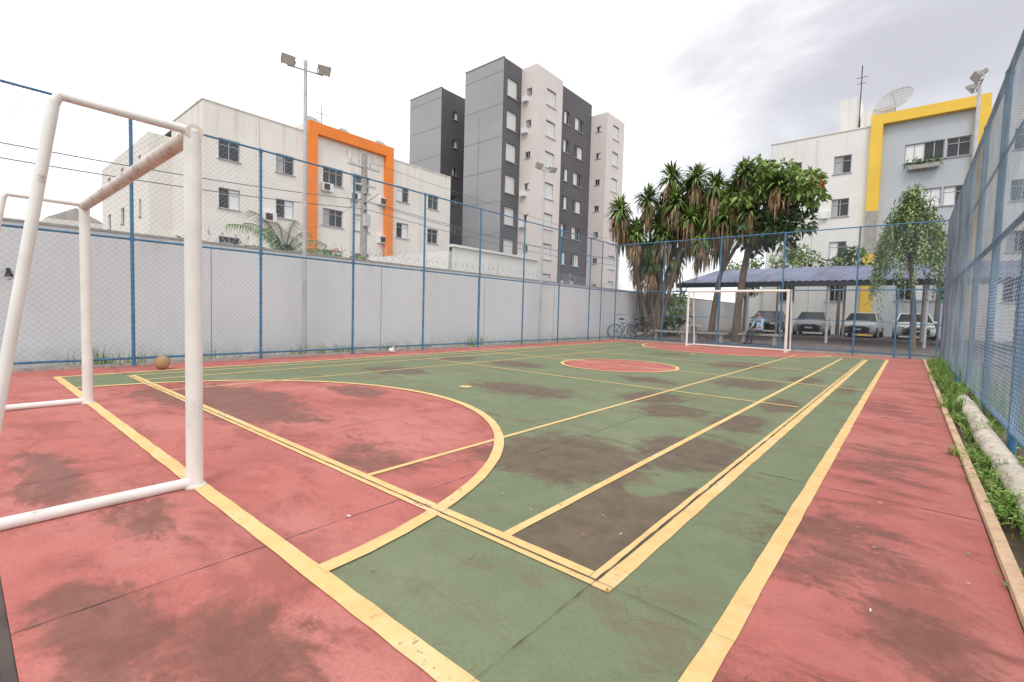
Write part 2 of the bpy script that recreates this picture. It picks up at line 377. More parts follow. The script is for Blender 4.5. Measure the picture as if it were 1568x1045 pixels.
def ex(F,P):
    for t in (9.67,10.05): F.tube([P(t,-.05),P(t,2.1)],.024,8)
    for z in (1.05,): F.tube([P(9.67,z),P(10.71,z)],.016,8)
    F.tube([P(10.65,0),P(10.65,2.1)],.02,8)
    F.tube([P(0,1.1),P(9.6,1.1)],.012,6)
fence('chain_link_fence',(-9.98,18.44,0),(1,0,0),(0,-1,0),10.74,[0,2.18,4.36,6.5,8.62,10.74],.0016,M_wire,.095,ex)
fence('chain_link_fence',(.77,-.2,0),(0,1,0),(-1,0,0),18.64,[y+.2 for y in (-.1,1.9,3.95,6.0,8.05,10.1,12.15,14.2,16.3,18.44)],.0021,M_wireR,.078,lambda F,P:F.tube([P(0,3.1),P(18.6,3.1)],.014,6),.034,.028)
# ------------------------------------------------------------------ boundary wall
Wl=MB(); Wl.box(-10.98,-10.8,-6,39.6,-.1,2.26,0); Wl.box(-11.0,-10.78,-6,39.6,2.262,2.30,1)
y=-4.5
while y<34: Wl.box(-10.7995,-10.793,y,y+.008,-.05,2.2,2); y+=3.9
Wl.obj('boundary_wall',[M_wall,M_conc,M_groove])
Wb=MB(); Wb.box(-10.79,-8.62,39.5,39.7,-.1,3.2,0); Wb.box(-10.79,-8.62,39.45,39.75,3.202,3.26,1); Wb.obj('boundary_wall',[M_white2,M_conc])
Rz=MB(); pts=[]
t=0
while True:
    yy=3+t/(2*math.pi)*.24
    if yy>25: break
    pts.append((-10.89+.17*math.cos(t),yy+.05*math.sin(t*.37),2.48+.17*math.sin(t)+.03*math.sin(yy*1.7))); t+=2*math.pi/10
Rz.tube(pts,.0045,3,0,False,False)
for yy in np.arange(3,25,.12):
    t=(yy-3)/.24*2*math.pi; x=-10.89+.17*math.cos(t); z=2.48+.17*math.sin(t)
    Rz.add([(x,yy-.03,z),(x+.01,yy,z+.015),(x,yy+.03,z),(x-.01,yy,z-.015)],[(0,1,2,3)])
for yy in np.arange(3,25.1,2.2): Rz.tube([(-10.89,yy,2.28),(-10.89,yy,2.75)],.01,6)
Rz.obj('razor_wire',[M_galv])
WL=MB(); WL.box(-10.8,-10.62,.55,.59,1.5,1.53,0); WL.tube([(-10.62,.57,1.50),(-10.60,.57,1.40)],[.02,.05],10,0); WL.sphere((-10.60,.57,1.38),.035,1); WL.obj('wall_lamp',[M_dark,M_lens])
# ------------------------------------------------------------------ goals
def goal(name,xa,xb,y,sgn,yt,yb,r1):
    g_=MB(); H=2.08-r1
    g_.tube([(xa,y,0),(xa,y,H+.0)],r1,16,0); g_.tube([(xb,y,0),(xb,y,H)],r1,16,0)
    g_.tube([(xa-r1*.9,y,H-.001),(xb+r1*.9,y,H-.001)],r1*1.02,16,1)
    for x in (xa,xb):
        g_.sphere((x,y,H),r1*1.03,0,16,10)
        g_.tube([(x,y-sgn*.02,H+.012),(x,yt,H+.012),(x,yt-sgn*.02,H-.03),(x,yb,.03)],.024,10,0)
        g_.tube([(x,y,.028),(x,yb,.028)],.03,10,0)
        g_.tube([(x,y,.0),(x,y,.012)],r1*1.3,16,0)
    g_.tube([(xa,yb,.028),(xb,yb,.028)],.028,10,0)
    return g_
g1=goal('g',-6.60,-3.20,.89,1,.35,.05,.043); g1.obj('football_goal',[M_goal,M_goal2])
g2=goal('g',-6.42,-3.12,17.5,-1,18.0,18.3,.042); g2.obj('football_goal',[M_goal,M_goal])
Bm,g,b=newmat('basketball_leather'); P=g.n('ShaderNodeTexCoord').outputs['Object']
wv=g.n('ShaderNodeTexWave'); wv.inputs['Scale'].default_value=2.2; g.l(P,wv.inputs['Vector'])
g.l(mixrgb(g,mrange(g,wv.outputs['Fac'],.04,.0),mixrgb(g,noise(g,8,5,.6,P),(.46,.26,.13),(.34,.21,.13)),(.03,.02,.02)),b.inputs['Base Color']); b.inputs['Roughness'].default_value=.8
bb=MB(); bb.sphere((0,0,0),.108,0,24,16); bb.obj('basketball',[Bm],loc=(-9.22,2.13,.11))
bb=MB(); bb.sphere((0,0,0),.08,0,14,9,(1.2,.8,.6)); bb.v=[(x*(1+random.uniform(-.3,.3)),y*(1+random.uniform(-.3,.3)),z*(1+random.uniform(-.35,.35))) for x,y,z in bb.v]
bb.add([(0,0,.03),(.05,.01,.12),(.08,.03,.09),(-.04,.0,.11),(-.07,.01,.08)],[(0,1,2),(0,3,4)]); bb.s=[False]*len(bb.s); bb.obj('plastic_bag',[M_shut],loc=(-9.8,6.85,.05))
# ------------------------------------------------------------------ floodlights
def flood(loc,rz,H=6.3,sc=.8):
    f=MB(); f.tube([(0,0,-.05),(0,0,H)],[.05,.036],12,0); f.tube([(0,0,H-.02),(0,0,H+.08)],.042,12,0)
    f.tube([(.0,-.36,H-.12),(.0,.36,H-.12)],.016,8,0)
    for s in (-1,1):
        c=Vector((.10,s*.35,H-.04)); R=Matrix.Rotation(rad(38),3,'Y')@Matrix.Rotation(rad(14*s),3,'Z')
        w1,h1,w0,h0=.15*sc*1.1,.11*sc*1.1,.08*sc,.06*sc
        fr=[c+R@Vector((.05,a_*w1,b_*h1)) for a_,b_ in ((-1,-1),(1,-1),(1,1),(-1,1))]; bk=[c+R@Vector((-.09,a_*w0,b_*h0)) for a_,b_ in ((-1,-1),(1,-1),(1,1),(-1,1))]
        f.add(fr+bk,[(0,1,5,4),(1,2,6,5),(2,3,7,6),(3,0,4,7),(7,6,5,4)],1)
        f.quad(*[c+R@Vector((.045,a_*w1*.93,b_*h1*.93)) for a_,b_ in ((-1,-1),(1,-1),(1,1),(-1,1))],2)
        f.obox(c+R@Vector((-.14,0,0)),.10,.13*sc,.11*sc,R,1)
        for q in (-1,1): f.tube([c+R@Vector((0,q*w1*1.05,0)),Vector((0,s*.35+q*w1*.9,H-.12))],.010,6,0)
    f.obj('floodlight_pole',[M_galv,M_lamp,M_lens],loc=loc,rotz=rz)
flood((-10.4,4.98,0),rad(-15)); flood((-10.4,13.6,0),rad(-10)); flood((.97,15.2,0),rad(185),6.75)
# ------------------------------------------------------------------ buildings
def facade(mb,o,ud,Wd,H,ops,mw,mg=1,mf=2,ms=3,dep=.15,inn=None):
    o=Vector(o); ud=Vector(ud); inn=Vector(inn)
    def P(u,z,d=0): return o+ud*u+Vector((0,0,z))+inn*d
    us=sorted({0,Wd}|{q for p in ops for q in (p[0],p[2])}); zs=sorted({0,H}|{q for p in ops for q in (p[1],p[3])})
    for i in range(len(us)-1):
        for j in range(len(zs)-1):
            uc=(us[i]+us[i+1])/2; zc_=(zs[j]+zs[j+1])/2
            if any(p[0]<uc<p[2] and p[1]<zc_<p[3] for p in ops): continue
            mb.quad(P(us[i],zs[j]),P(us[i+1],zs[j]),P(us[i+1],zs[j+1]),P(us[i],zs[j+1]),mw)
    for p in ops:
        u0,z0,u1,z1=p[:4]; k=p[4] if len(p)>4 else 'w'
        for (A,B_) in (((u0,z0),(u1,z0)),((u1,z0),(u1,z1)),((u1,z1),(u0,z1)),((u0,z1),(u0,z0))):
            mb.quad(P(*A),P(*B_),P(*B_,dep),P(*A,dep),mw)
        mb.quad(P(u0,z0,dep),P(u1,z0,dep),P(u1,z1,dep),P(u0,z1,dep),mg)
        def bar(a0,b0,a1,b1,m,d0=.05,d1=.0):
            q=[P(a0,b0,dep-d0),P(a1,b0,dep-d0),P(a1,b1,dep-d0),P(a0,b1,dep-d0)]
            mb.quad(*q,m)
            for i in range(4): 
                a_,b_=q[i],q[(i+1)%4]; mb.quad(a_,b_,b_+inn*d0,a_+inn*d0,m)
        t=.05
        bar(u0+.004,z0+.004,u1-.004,z0+t,mf); bar(u0+.004,z1-t,u1-.004,z1-.004,mf); bar(u0+.004,z0+t,u0+t,z1-t,mf); bar(u1-t,z0+t,u1-.004,z1-t,mf)
        if k!='s':
            n=max(2,int(round((u1-u0)/.5)))
            for i in range(1,n):
                uu=u0+(u1-u0)*i/n; bar(uu-.025,z0+t,uu+.025,z1-t,mf)
            if k=='b': bar(u0+t,(z0+z1)/2+.22,u1-t,(z0+z1)/2+.26,mf)
            r_=random.random()
            if k=='h' or r_<.28:
                a0=u0+t if random.random()<.5 else (u0+u1)/2
                bar(a0,z0+t,a0+(u1-u0)/2-t,z1-t,ms,.03)
            elif r_<.6:
                cw=random.uniform(.25,.45)*(u1-u0); bar(u0+t,z0+t,u0+t+cw,z1-t,mf,.012)
        else:
            zm=z0+t+.002
            while zm<z1-t-.05: bar(u0+t,zm,u1-t,zm+.075,ms,.035 if int(zm*100)%2 else .03); zm+=.09
        mb.obox((P((u0+u1)/2,z0-.03,-.03)),*( (abs(ud.x)*(u1-u0+.14)+abs(inn.x)*.09, abs(ud.y)*(u1-u0+.14)+abs(inn.y)*.09,.05)),Matrix.Identity(3),mf)
# --- left apartment building (cream, orange portal)
A=MB(); XF=-31.93; yA,yB=9.38,28.2; H=12.75
mats=[M_white,M_glass,M_dframe,M_shut,M_orange,M_conc,M_joint]
rows=[z-.6 for z in (10.25,7.37,4.5,1.7)]
ops=[]
for z in rows:
    for yc in (10.75,14.0,17.3,19.6,23.2,26.3):
        wd=1.15 if yc not in (17.3,) else 1.5
        ops.append((yc-yA-wd/2,z,yc-yA+wd/2,z+1.2,'b'))
facade(A,(XF,yA,0),(0,1,0),yB-yA,H,ops,0,inn=(-1,0,0))
ops=[]
for z in rows:
    for u in (2.2,7.2,12.0,16.5): ops.append((u,z,u+(1.0 if u!=7.2 else .6),z+1.15,'b'))
facade(A,(XF,yA,0),(-1,0,0),6.0,H,[o for o in ops if o[0]<5],0,inn=(0,1,0))
A.quad((XF-6,yA,0),(XF-6,yA-1.2,0),(XF-6,yA-1.2,H-.9),(XF-6,yA,H-.9),0)
facade(A,(XF-6,yA-1.2,0),(-1,0,0),14.5,H-.9,[(o[0]-5.2,o[1],o[2]-5.2,o[3],o[4]) for o in ops if o[0]>5],0,inn=(0,1,0))
A.quad((XF,yA,H-.4),(XF,yB,H-.4),(XF-20,yB,H-.4),(XF-20,yA,H-.4),5)
A.quad((XF-6,yA-1.2,H-1.0),(XF-6,yA,H-1.0),(XF-20.5,yA,H-1.0),(XF-20.5,yA-1.2,H-1.0),5)
A.quad((XF,yB,0),(XF-20,yB,0),(XF-20,yB,H),(XF,yB,H),0); A.quad((XF-20,yB,0),(XF-20,yA,0),(XF-20,yA,H),(XF-20,yB,H),0)
A.box(XF-.22,XF+.05,yA-.05,15.3,H+.002,H+.06,0); A.box(XF-.22,XF+.05,22.2,yB+.05,H+.002,H+.06,0)
A.box(XF-6,XF-.23,yA-.05,yA+.2,H+.002,H+.06,0)
A.box(XF+.002,XF+.35,15.4,16.0,0,13.5,4); A.box(XF+.002,XF+.35,21.4,22.05,0,13.5,4); A.box(XF+.002,XF+.347,16.002,21.398,12.75,13.497,4)
A.box(XF-3,XF+.001,15.5,21.9,H-.3,13.3,0)
A.box(XF+.002,XF+.15,18.35,18.55,0,12.4,0)
A.box(XF-8,XF-4,17,21,H-.4,H+2.0,0); A.tube([(XF-5,19,H+2),(XF-5,19,H+4.2)],.03,6,6); A.tube([(XF-5,18.5,H+3.6),(XF-5,19.5,H+3.6)],.02,6,6)
for yy,rr_ in ((16.3,.6),(18.6,.45),(21.7,.5)):
    R=Matrix.Rotation(rad(50),3,'Y')
    c=Vector((XF-.8,yy,13.9)); ring=[c+R@Vector((rr_*math.cos(t)*1,rr_*math.sin(t),0)) for t in np.linspace(0,2*math.pi,17)[:-1]]
    A.add([c-R@Vector((0,0,.15))]+ring,[(0,i+1,(i+1)%16+1) for i in range(16)],2,True); A.tube([(XF-.8,yy,13.2),c],.03,6,5); A.tube([c-R@Vector((0,0,.12)),c+R@Vector((0,0,.35))],.015,5,5)
for (yy,z) in ((16.4,9.1),(20.9,9.0),(18.5,8.9),(20.9,6.1),(12.6,6.4)):
    A.box(XF+.002,XF+.32,yy,yy+.75,z,z+.55,3); A.box(XF+.321,XF+.33,yy+.08,yy+.5,z+.06,z+.48,6)
for yy in (12.3,24.8): A.tube([(XF+.06,yy,0),(XF+.06,yy,H-.1)],.05,8,0)
A.obj('apartment_building',mats)
# --- grey tower
T=MB(); mats=[M_lg,M_glass,M_dframe,M_shut,M_dg,M_tw,M_groove]
zr=[21.1-2.86*i-.6 for i in range(8)]
def face_x(x,y0,y1,H,wins,mw,kind='w'):
    facade(T,(x,y0,0),(0,1,0),y1-y0,H,[(c-w/2-y0,z+dz,c+w/2-y0,z+dz+h,k) for z in zr for (c,w,h,dz,k) in wins],mw,inn=(-1,0,0))
def face_y(y,x0,x1,H,wins,mw):
    facade(T,(x0,y,0),(1,0,0),x1-x0,H,[(c-w/2-x0,z+dz,c+w/2-x0,z+dz+h,k) for z in zr for (c,w,h,dz,k) in wins],mw,inn=(0,1,0))
face_x(-28.94,31.5,34.0,23.6,[(32.75,1.4,1.6,0,'s')],4)
face_y(31.5,-33.85,-28.94,23.6,[],0)
T.quad((-33.85,31.5,0),(-33.85,38,0),(-33.85,38,23.6),(-33.85,31.5,23.6),4)
face_y(34.0,-28.94,-27.16,23.55,[(-28.0,.6,.6,.5,'w')],5); face_x(-27.16,34.0,38.1,23.55,[(36.3,1.5,1.5,0,'s')],5)
face_x(-28.3,38.1,45.3,24.1,[(40.6,1.0,1.3,0,'h'),(42.9,1.6,1.3,0,'h')],4)
face_y(45.3,-28.3,-26.3,22.9,[(-27.3,.6,.6,.5,'w')],5); face_x(-26.3,45.3,49.2,22.9,[(47.3,1.4,1.5,0,'s')],5)
T.box(-45,-28.95,38.2,49.1,0,23.3,0); T.box(-28.94,-28.4,34.01,38.2,22,23.3,5)
face_y(31.7,-42.6,-37.5,23.4,[],0); face_x(-37.5,31.7,38,23.4,[(33.6,.7,.8,.3,'w')],4)
T.quad((-42.6,31.7,23.4),(-37.5,31.7,23.4),(-37.5,38.2,23.4),(-42.6,38.2,23.4),4); T.quad((-33.85,31.5,23.5),(-28.94,31.5,23.5),(-28.94,38.2,23.5),(-33.85,38.2,23.5),4)
face_y(38.1,-37.5,-33.85,23.0,[(-36.6,.8,1.0,0,'w')],4)
T.quad((-28.94,34,23.5),(-27.16,34,23.5),(-27.16,38.1,23.5),(-28.94,38.1,23.5),5); T.quad((-28.95,45.3,22.85),(-26.3,45.3,22.85),(-26.3,49.2,22.85),(-28.95,49.2,22.85),5)
T.quad((-27.16,38.1,0),(-28.3,38.1,0),(-28.3,38.1,23.55),(-27.16,38.1,23.55),5); T.quad((-28.95,45.3,22.8),(-28.3,45.3,22.8),(-28.3,45.3,24.1),(-28.95,45.3,24.1),4)
T.quad((-28.94,38.1,24.05),(-28.3,38.1,24.05),(-28.3,45.3,24.05),(-28.94,45.3,24.05),4)
for z in zr:
    T.box(-33.85,-28.945,31.485,31.4985,z+1.95,z+1.98,6); T.box(-42.6,-37.5,31.685,31.6985,z+1.95,z+1.98,6)
    T.box(-28.9385,-28.925,31.5,33.99,z+1.95,z+1.98,6)
    if random.random()<.6: T.box(-28.6,-28.0,33.66,33.998,z-.1,z+.35,3)
T.box(-31.9,-31.87,31.480,31.4845,9,19.0,6)
T.box(-33.9,-28.9,31.45,31.6,23.602,23.68,0); T.box(-42.65,-37.45,31.65,31.8,23.402,23.47,0)
T.obj('apartment_tower',mats)
# --- right apartment building
Rb=MB(); mats=[M_white2,M_glass,M_dframe,M_shut,M_yel,M_bg,M_conc,M_joint]
yR=38.9; zr2=[11.81-2.92*i-.6 for i in range(4)]
facade(Rb,(-8.6,yR,0),(1,0,0),6.0,14.0,[(c+8.6-.5,z,c+8.6+.5,z+1.2,'b') for z in zr2 for c in (-7.05,-4.1)],0,inn=(0,1,0))
facade(Rb,(-2.6,yR+.05,0),(1,0,0),5.6,14.0,[(c+2.6-w/2,z+.1,c+2.6+w/2,z+1.25,k) for z in zr2 for c,w,k in ((.15,1.9,'h'),(1.75,1.1,'b'))],5,inn=(0,1,0))
facade(Rb,(3.0,yR,0),(1,0,0),6.0,14.0,[(c-3.0-.5,z,c-3.0+.5,z+1.2,'b') for z in zr2 for c in (4.6,7.4)],0,inn=(0,1,0))
Rb.box(-8.59,8.99,yR+.3,yR+14,0,13.6,0)
Rb.box(-2.62,-1.97,yR-.35,yR+.048,0,14.6,4); Rb.box(2.4,3.02,yR-.35,yR+.048,0,14.6,4); Rb.box(-1.968,2.398,yR-.35,yR+.048,13.95,14.597,4)
Rb.box(-2.63,-1.95,yR-.37,yR-.352,5.6,8.4,6)
Rb.box(-8.65,-2.63,yR-.06,yR+.2,14.002,14.08,0)
Rb.box(-4.6,-3.4,yR+1.2,yR+3.5,13.6,16.6,0); Rb.box(-3.3,-1.5,yR+.8,yR+3.5,13.6,15.4,0)
Rb.tube([(-3.4,yR+1,14),(-3.4,yR+1,18.6)],.035,6,7); Rb.tube([(-3.7,yR+1,17.8),(-3.1,yR+1,17.8)],.02,5,7); Rb.tube([(-3.65,yR+1,17.4),(-3.15,yR+1,17.4)],.02,5,7)
Rb.box(-.6,.9,yR-.45,yR-.02,10.75,11.0,6)
for c_ in (-5.6,3.6): Rb.tube([(c_,yR-.05,0),(c_,yR-.05,13.8)],.05,8,0)
Rb.box(-5.2,-4.75,yR-.3,yR-.002,8.2,8.7,3)
Rb.obj('apartment_building',mats)
# satellite dish
Ds=MB(); R=Matrix.Rotation(rad(-25),3,'Y')@Matrix.Rotation(rad(48),3,'X')
rings=[]
for i in range(1,6):
    rr=1.05*i/5; dep=.28*(rr**2); rings.append([R@Vector((rr*math.cos(t),rr*math.sin(t),dep)) for t in np.linspace(0,2*math.pi,25)[:-1]])
for i,rg in enumerate(rings): Ds.tube(rg+[rg[0]],.012 if i<4 else .03,5,0,False)
for k in range(0,24,2): Ds.tube([R@Vector((0,0,0))]+[rg[k] for rg in rings],.012,5,0,False)
for i in range(4):
    for k in range(24): Ds.quad(rings[i][k],rings[i][(k+1)%24],rings[i+1][(k+1)%24],rings[i+1][k],1)
Ds.tube([R@Vector((0,0,0)),R@Vector((0,0,.9))],.02,6); Ds.tube([(0,0,0),(0,.1,-1.3)],.04,8)
m_net,g,b=newmat('dish_mesh'); b.inputs['Base Color'].default_value=(.42,.38,.35,1); b.inputs['Alpha'].default_value=.5
Ds.obj('satellite_dish',[M_galv,m_net],loc=(-1.45,39.6,15.5))
# low white structures behind wall
Lw=MB(); facade(Lw,(-15,13.4,0),(0,1,0),6,3.75,[(1.5,1.6,2.5,2.6,'b'),(4,1.6,5,2.6,'b')],0,inn=(-1,0,0))
Lw.box(-22,-15.2,13.4,19.2,0,3.6,0); Lw.box(-15.2,-14.9,13.35,19.25,3.752,3.85,4); Lw.obj('white_annexe',[M_white2,M_glass,M_dframe,M_shut,M_white2])
Hs=MB(); facade(Hs,(-46,5.6,0),(1,0,0),9,8.2,[(2,5.2,3,6.4,'b'),(5.5,5.2,6.5,6.4,'b')],0,inn=(0,1,0)); facade(Hs,(-37,5.6,0),(0,1,0),4,8.2,[(1.5,5.2,2.5,6.4,'b')],0,inn=(-1,0,0))
Hs.add([(-46,5.6,8.2),(-37,5.6,8.2),(-37,9.6,8.2),(-46,9.6,8.2),(-46,7.6,9.4),(-37,7.6,9.4)],[(0,1,5,4),(3,2,5,4),(1,2,5),(0,3,4)],4)
Hs.obj('white_house',[M_white,M_glass,M_dframe,M_shut,mat('roof_tile_pale',(.50,.45,.41),.9,.15,2)]).location=(-22,-.2,0)
# ------------------------------------------------------------------ carport
Cp=MB(); xa,xb=-9.6,7.0; ya,yb=24.3,31.2; za_,zb_=2.82,4.1
n=60
for i in range(n):
    x0=xa+(xb-xa)*i/n; x1=xa+(xb-xa)*(i+1)/n; xm=(x0+x1)/2
    for A_,B_,d0,d1 in ((x0,xm,0,.05),(xm,x1,.05,0)):
        Cp.quad((A_,ya,za_+d0),(B_,ya,za_+d1),(B_,yb,zb_+d1),(A_,yb,zb_+d0),0)
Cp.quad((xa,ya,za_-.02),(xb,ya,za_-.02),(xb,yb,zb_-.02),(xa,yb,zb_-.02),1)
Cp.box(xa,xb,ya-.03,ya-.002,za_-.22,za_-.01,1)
for x in np.arange(xa+.2,xb,3.3):
    Cp.tube([(x,ya+.15,0),(x,ya+.15,za_-.03)],.06,8,2); Cp.tube([(x,yb-.15,0),(x,yb-.15,zb_-.05)],.06,8,2)
    Cp.tube([(x,ya+.1,za_-.12),(x,yb-.1,zb_-.12)],.05,6,1); Cp.tube([(x,ya+.15,za_-.9),(x,ya+1.3,za_+.08)],.03,6,1)
Cp.obj('carport',[M_roof,M_rdark,M_galv])
# ------------------------------------------------------------------ cars
def carpaint(nm,c):
    m_=mat(nm,c,.25,.03,2); m_.node_tree.nodes['Principled BSDF'].inputs['Coat Weight'].default_value=.6; return m_
M_hl=mat('headlight_glass',(.6,.62,.62),.1,.05); M_chrome=mat('chrome',(.5,.5,.5),.2,.03,metal=.9); M_rdl=mat('tail_light',(.4,.02,.02),.3)
def car(loc,paint,rz=0,sc=1.):
    c=MB()
    stn=[(0.0,.60,.30,.62),(.06,.76,.22,.70),(.25,.84,.20,.80),(.9,.86,.20,.93),(1.25,.87,.20,.97),(2.4,.88,.20,.98),(3.4,.87,.20,.99),(3.85,.84,.22,.95),(3.98,.72,.3,.80)]
    def ring(s):
        y,hw,zb_,zt=s; zm=(zb_+zt)/2
        h=[(hw*.80,zb_),(hw*.97,zb_+.06),(hw,zm-.05),(hw*.985,zm+.12),(hw*.93,zt-.05),(hw*.82,zt),(hw*.4,zt+.025)]
        return [(x,y,z) for x,z in h]+[(-x,y,z) for x,z in h[::-1]]
    rs=[ring(s) for s in stn]; n=len(rs[0]); vs=[p for r_ in rs for p in r_]
    fs=[(i*n+k,i*n+(k+1)%n,(i+1)*n+(k+1)%n,(i+1)*n+k) for i in range(len(rs)-1) for k in range(n)]
    fs+= [tuple(range(n)),tuple(range((len(rs)-1)*n,len(rs)*n))]
    c.add(vs,fs,0,True)
    cb=[(1.05,.80,.955),(1.75,.62,1.42),(2.2,.64,1.47),(3.0,.63,1.45),(3.75,.74,.98)]
    bl=[(1.05,.78),(1.75,.80),(2.2,.81),(3.0,.80),(3.75,.76)]
    def TT(i,s): return (s*cb[i][1],cb[i][0],cb[i][2])
    def BB(i,s): return (s*bl[i][1],bl[i][0],.955)
    c.quad(TT(0,-1),TT(0,1),TT(1,1),TT(1,-1),1); c.quad(TT(3,-1),TT(3,1),TT(4,1),TT(4,-1),1)
    for i in (1,2): c.quad(TT(i,-1),TT(i,1),TT(i+1,1),TT(i+1,-1),0)
    for s in (-1,1):
        for i in range(4): c.quad(BB(i,s),BB(i+1,s),TT(i+1,s),TT(i,s),1)
        c.tube([TT(0,s),TT(1,s),TT(2,s),TT(3,s),TT(4,s)],[.03,.03,.025,.03,.03],6,0)
        c.tube([BB(2,s),TT(2,s)],.025,6,0)
        for y in (.72,3.2):
            c.tube([(s*.70,y,.30),(s*.885,y,.30)],.30,20,2); c.tube([(s*.88,y,.30),(s*.892,y,.30)],.19,14,3)
        c.obox((s*.62,.075,.64),.30,.10,.13,Matrix.Rotation(-s*rad(-18),3,'Z'),4)
        c.obox((s*.90,1.32,.98),.14,.08,.10,Matrix.Identity(3),0)
        c.obox((s*.66,3.93,.75),.22,.08,.16,Matrix.Identity(3),5)
        c.sphere((s*.60,.055,.36),.055,4,10,6)
    c.tube([(-.62,1.74,1.42),(.62,1.74,1.42)],.025,6,0)
    c.box(-.38,.38,-.012,.05,.56,.68,2); c.box(-.55,.55,-.008,.06,.27,.40,2); c.box(-.36,.36,-.018,-.013,.615,.63,3); c.box(-.2,.2,-.03,-.014,.42,.52,3)
    c.sphere((0,-.02,.622),.04,3,8,6)
    c.quad((-.7,1.2,.96),(.7,1.2,.96),(.7,3.6,.96),(-.7,3.6,.96),2)
    for x in (-.3,.32): c.box(x-.22,x+.22,2.0,2.14,.97,1.28,2)
    o=c.obj('parked_car',[paint,M_glass,M_dark,M_chrome,M_hl,M_rdl],loc=loc,rotz=rz); o.scale=(sc,sc,sc)
car((.30,32.8,.19),carpaint('white_car_paint',(.80,.80,.80)),rad(3)); car((-2.3,33.0,.19),carpaint('silver_paint',(.5,.51,.53)),rad(-4)); car((-4.65,32.6,.19),carpaint('grey_silver_paint',(.33,.35,.37)),rad(2)); car((-7.4,33.4,.19),carpaint('black_car_paint',(.03,.03,.035)),0)
# ------------------------------------------------------------------ trees
def leaves(mb,cs,n,ln,wd,mats_,droop=.3,flat=1.0):
    for (c,rv,mm) in cs:
        for i in range(n):
            d=rng.normal(size=3); d/=np.linalg.norm(d); rr=rng.uniform(.35,1.05)**.6
            p=np.array(c)+d*np.array(rv)*rr
            q=d*.8+rng.normal(size=3)*.5+np.array([0,0,-droop]); q/=np.linalg.norm(q)
            s=np.cross(q,rng.normal(size=3)); s/=np.linalg.norm(s)
            l=ln*rng.uniform(.6,1.3); w_=wd*rng.uniform(.7,1.2)
            mdp=p+q*l*.5; tip=p+q*l+np.array([0,0,-.25*l])
            mb.add([p,mdp+s*w_/2,tip,mdp-s*w_/2],[(0,1,2,3)],mm if rng.random()<.75 else mats_[rng.integers(len(mats_))])
def broad(name,base,trunk,clumps,n,ln,wd,extra=None):
    t=MB()
    for pts,rr in trunk: t.tube(pts,rr,10,0)
    leaves(t,clumps,n,ln,wd,[1,2,3])
    if extra: extra(t)
    return t.obj(name,[M_bark,M_l1,M_l2,M_l3,M_red,M_dead])
def clumps_in(c,rv,k,cr,seed):
    rr=np.random.default_rng(seed); out=[]
    for i in range(k):
        d=rr.normal(size=3); d/=np.linalg.norm(d); f=rr.uniform(.3,1)**.5
        p=np.array(c)+d*np.array(rv)*f
        s=cr*rr.uniform(.6,1.2)
        mm=2 if d[2]>.0 else (1 if d[2]>-.5 else 3)  # shading put into leaf colour: light on upper clumps, dark on the lowest
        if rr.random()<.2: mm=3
        out.append((p,(s,s,s*.75),mm))
    return out
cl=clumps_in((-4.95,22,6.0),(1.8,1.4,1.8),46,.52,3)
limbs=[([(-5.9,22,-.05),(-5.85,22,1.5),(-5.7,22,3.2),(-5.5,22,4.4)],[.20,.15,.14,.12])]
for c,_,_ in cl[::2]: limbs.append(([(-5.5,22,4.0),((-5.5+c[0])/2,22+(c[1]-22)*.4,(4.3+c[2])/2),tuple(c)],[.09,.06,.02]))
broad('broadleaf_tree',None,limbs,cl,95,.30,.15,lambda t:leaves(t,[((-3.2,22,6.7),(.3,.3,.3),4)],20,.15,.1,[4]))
def yucca(name,stems,roset,seed):
    y=MB(); rr=np.random.default_rng(seed)
    for pts,r_ in stems: y.tube(pts,r_,9,0)
    for (cx,cy,cz,sc) in roset:
        c=np.array([cx,cy,cz]); tone=rr.random()
        for i in range(150):
            ph=rr.uniform(0,2*math.pi); el=rr.uniform(-.6,1.45); mm=int(rr.choice([1,1,2,3] if tone<.6 else [1,2,2,1])); L_=sc*rr.uniform(.55,1.0); w_=.095; cu=rr.uniform(.2,.6)
            d=np.array([math.cos(ph)*math.cos(el),math.sin(ph)*math.cos(el),math.sin(el)]); s=np.array([-math.sin(ph),math.cos(ph),0])
            a_=c+d*.08; b_=a_+d*L_*.5; e_=b_+d*L_*.45+np.array([0,0,-cu*L_*(.3+.6*abs(math.cos(el)))])
            y.add([a_-s*w_*.3,a_+s*w_*.3,b_+s*w_*.5,b_-s*w_*.5,e_],[(0,1,2,3),(3,2,4)],mm)
        for i in range(95):
            ph=rr.uniform(0,2*math.pi); L_=sc*rr.uniform(.7,1.35); dz=rr.uniform(0,.9)*sc
            o_=np.array([math.cos(ph),math.sin(ph),0]); s=np.array([-math.sin(ph),math.cos(ph),0])
            a_=c+o_*.08-np.array([0,0,dz]); b_=a_+o_*rr.uniform(.12,.45)*sc+np.array([0,0,-.35*L_]); e_=b_+o_*rr.uniform(-.1,.1)+np.array([0,0,-.65*L_])
            y.add([a_-s*.025,a_+s*.025,b_+s*.042,b_-s*.042,e_],[(0,1,2,3),(3,2,4)],5 if rr.random()<.7 else (3 if rr.random()<.6 else 1))
    return y.obj(name,[M_bark,M_l1,M_l2,M_l3,M_red,M_dead])
def stem(b,t,r0=.14):
    b=Vector(b);t=Vector(t); m1=b.lerp(t,.35)+Vector((random.uniform(-.2,.2),random.uniform(-.2,.2),.2)); m2=b.lerp(t,.7)+Vector((random.uniform(-.2,.2),0,.15))
    return ([b,m1,m2,t],[r0,r0*.75,r0*.6,r0*.5])
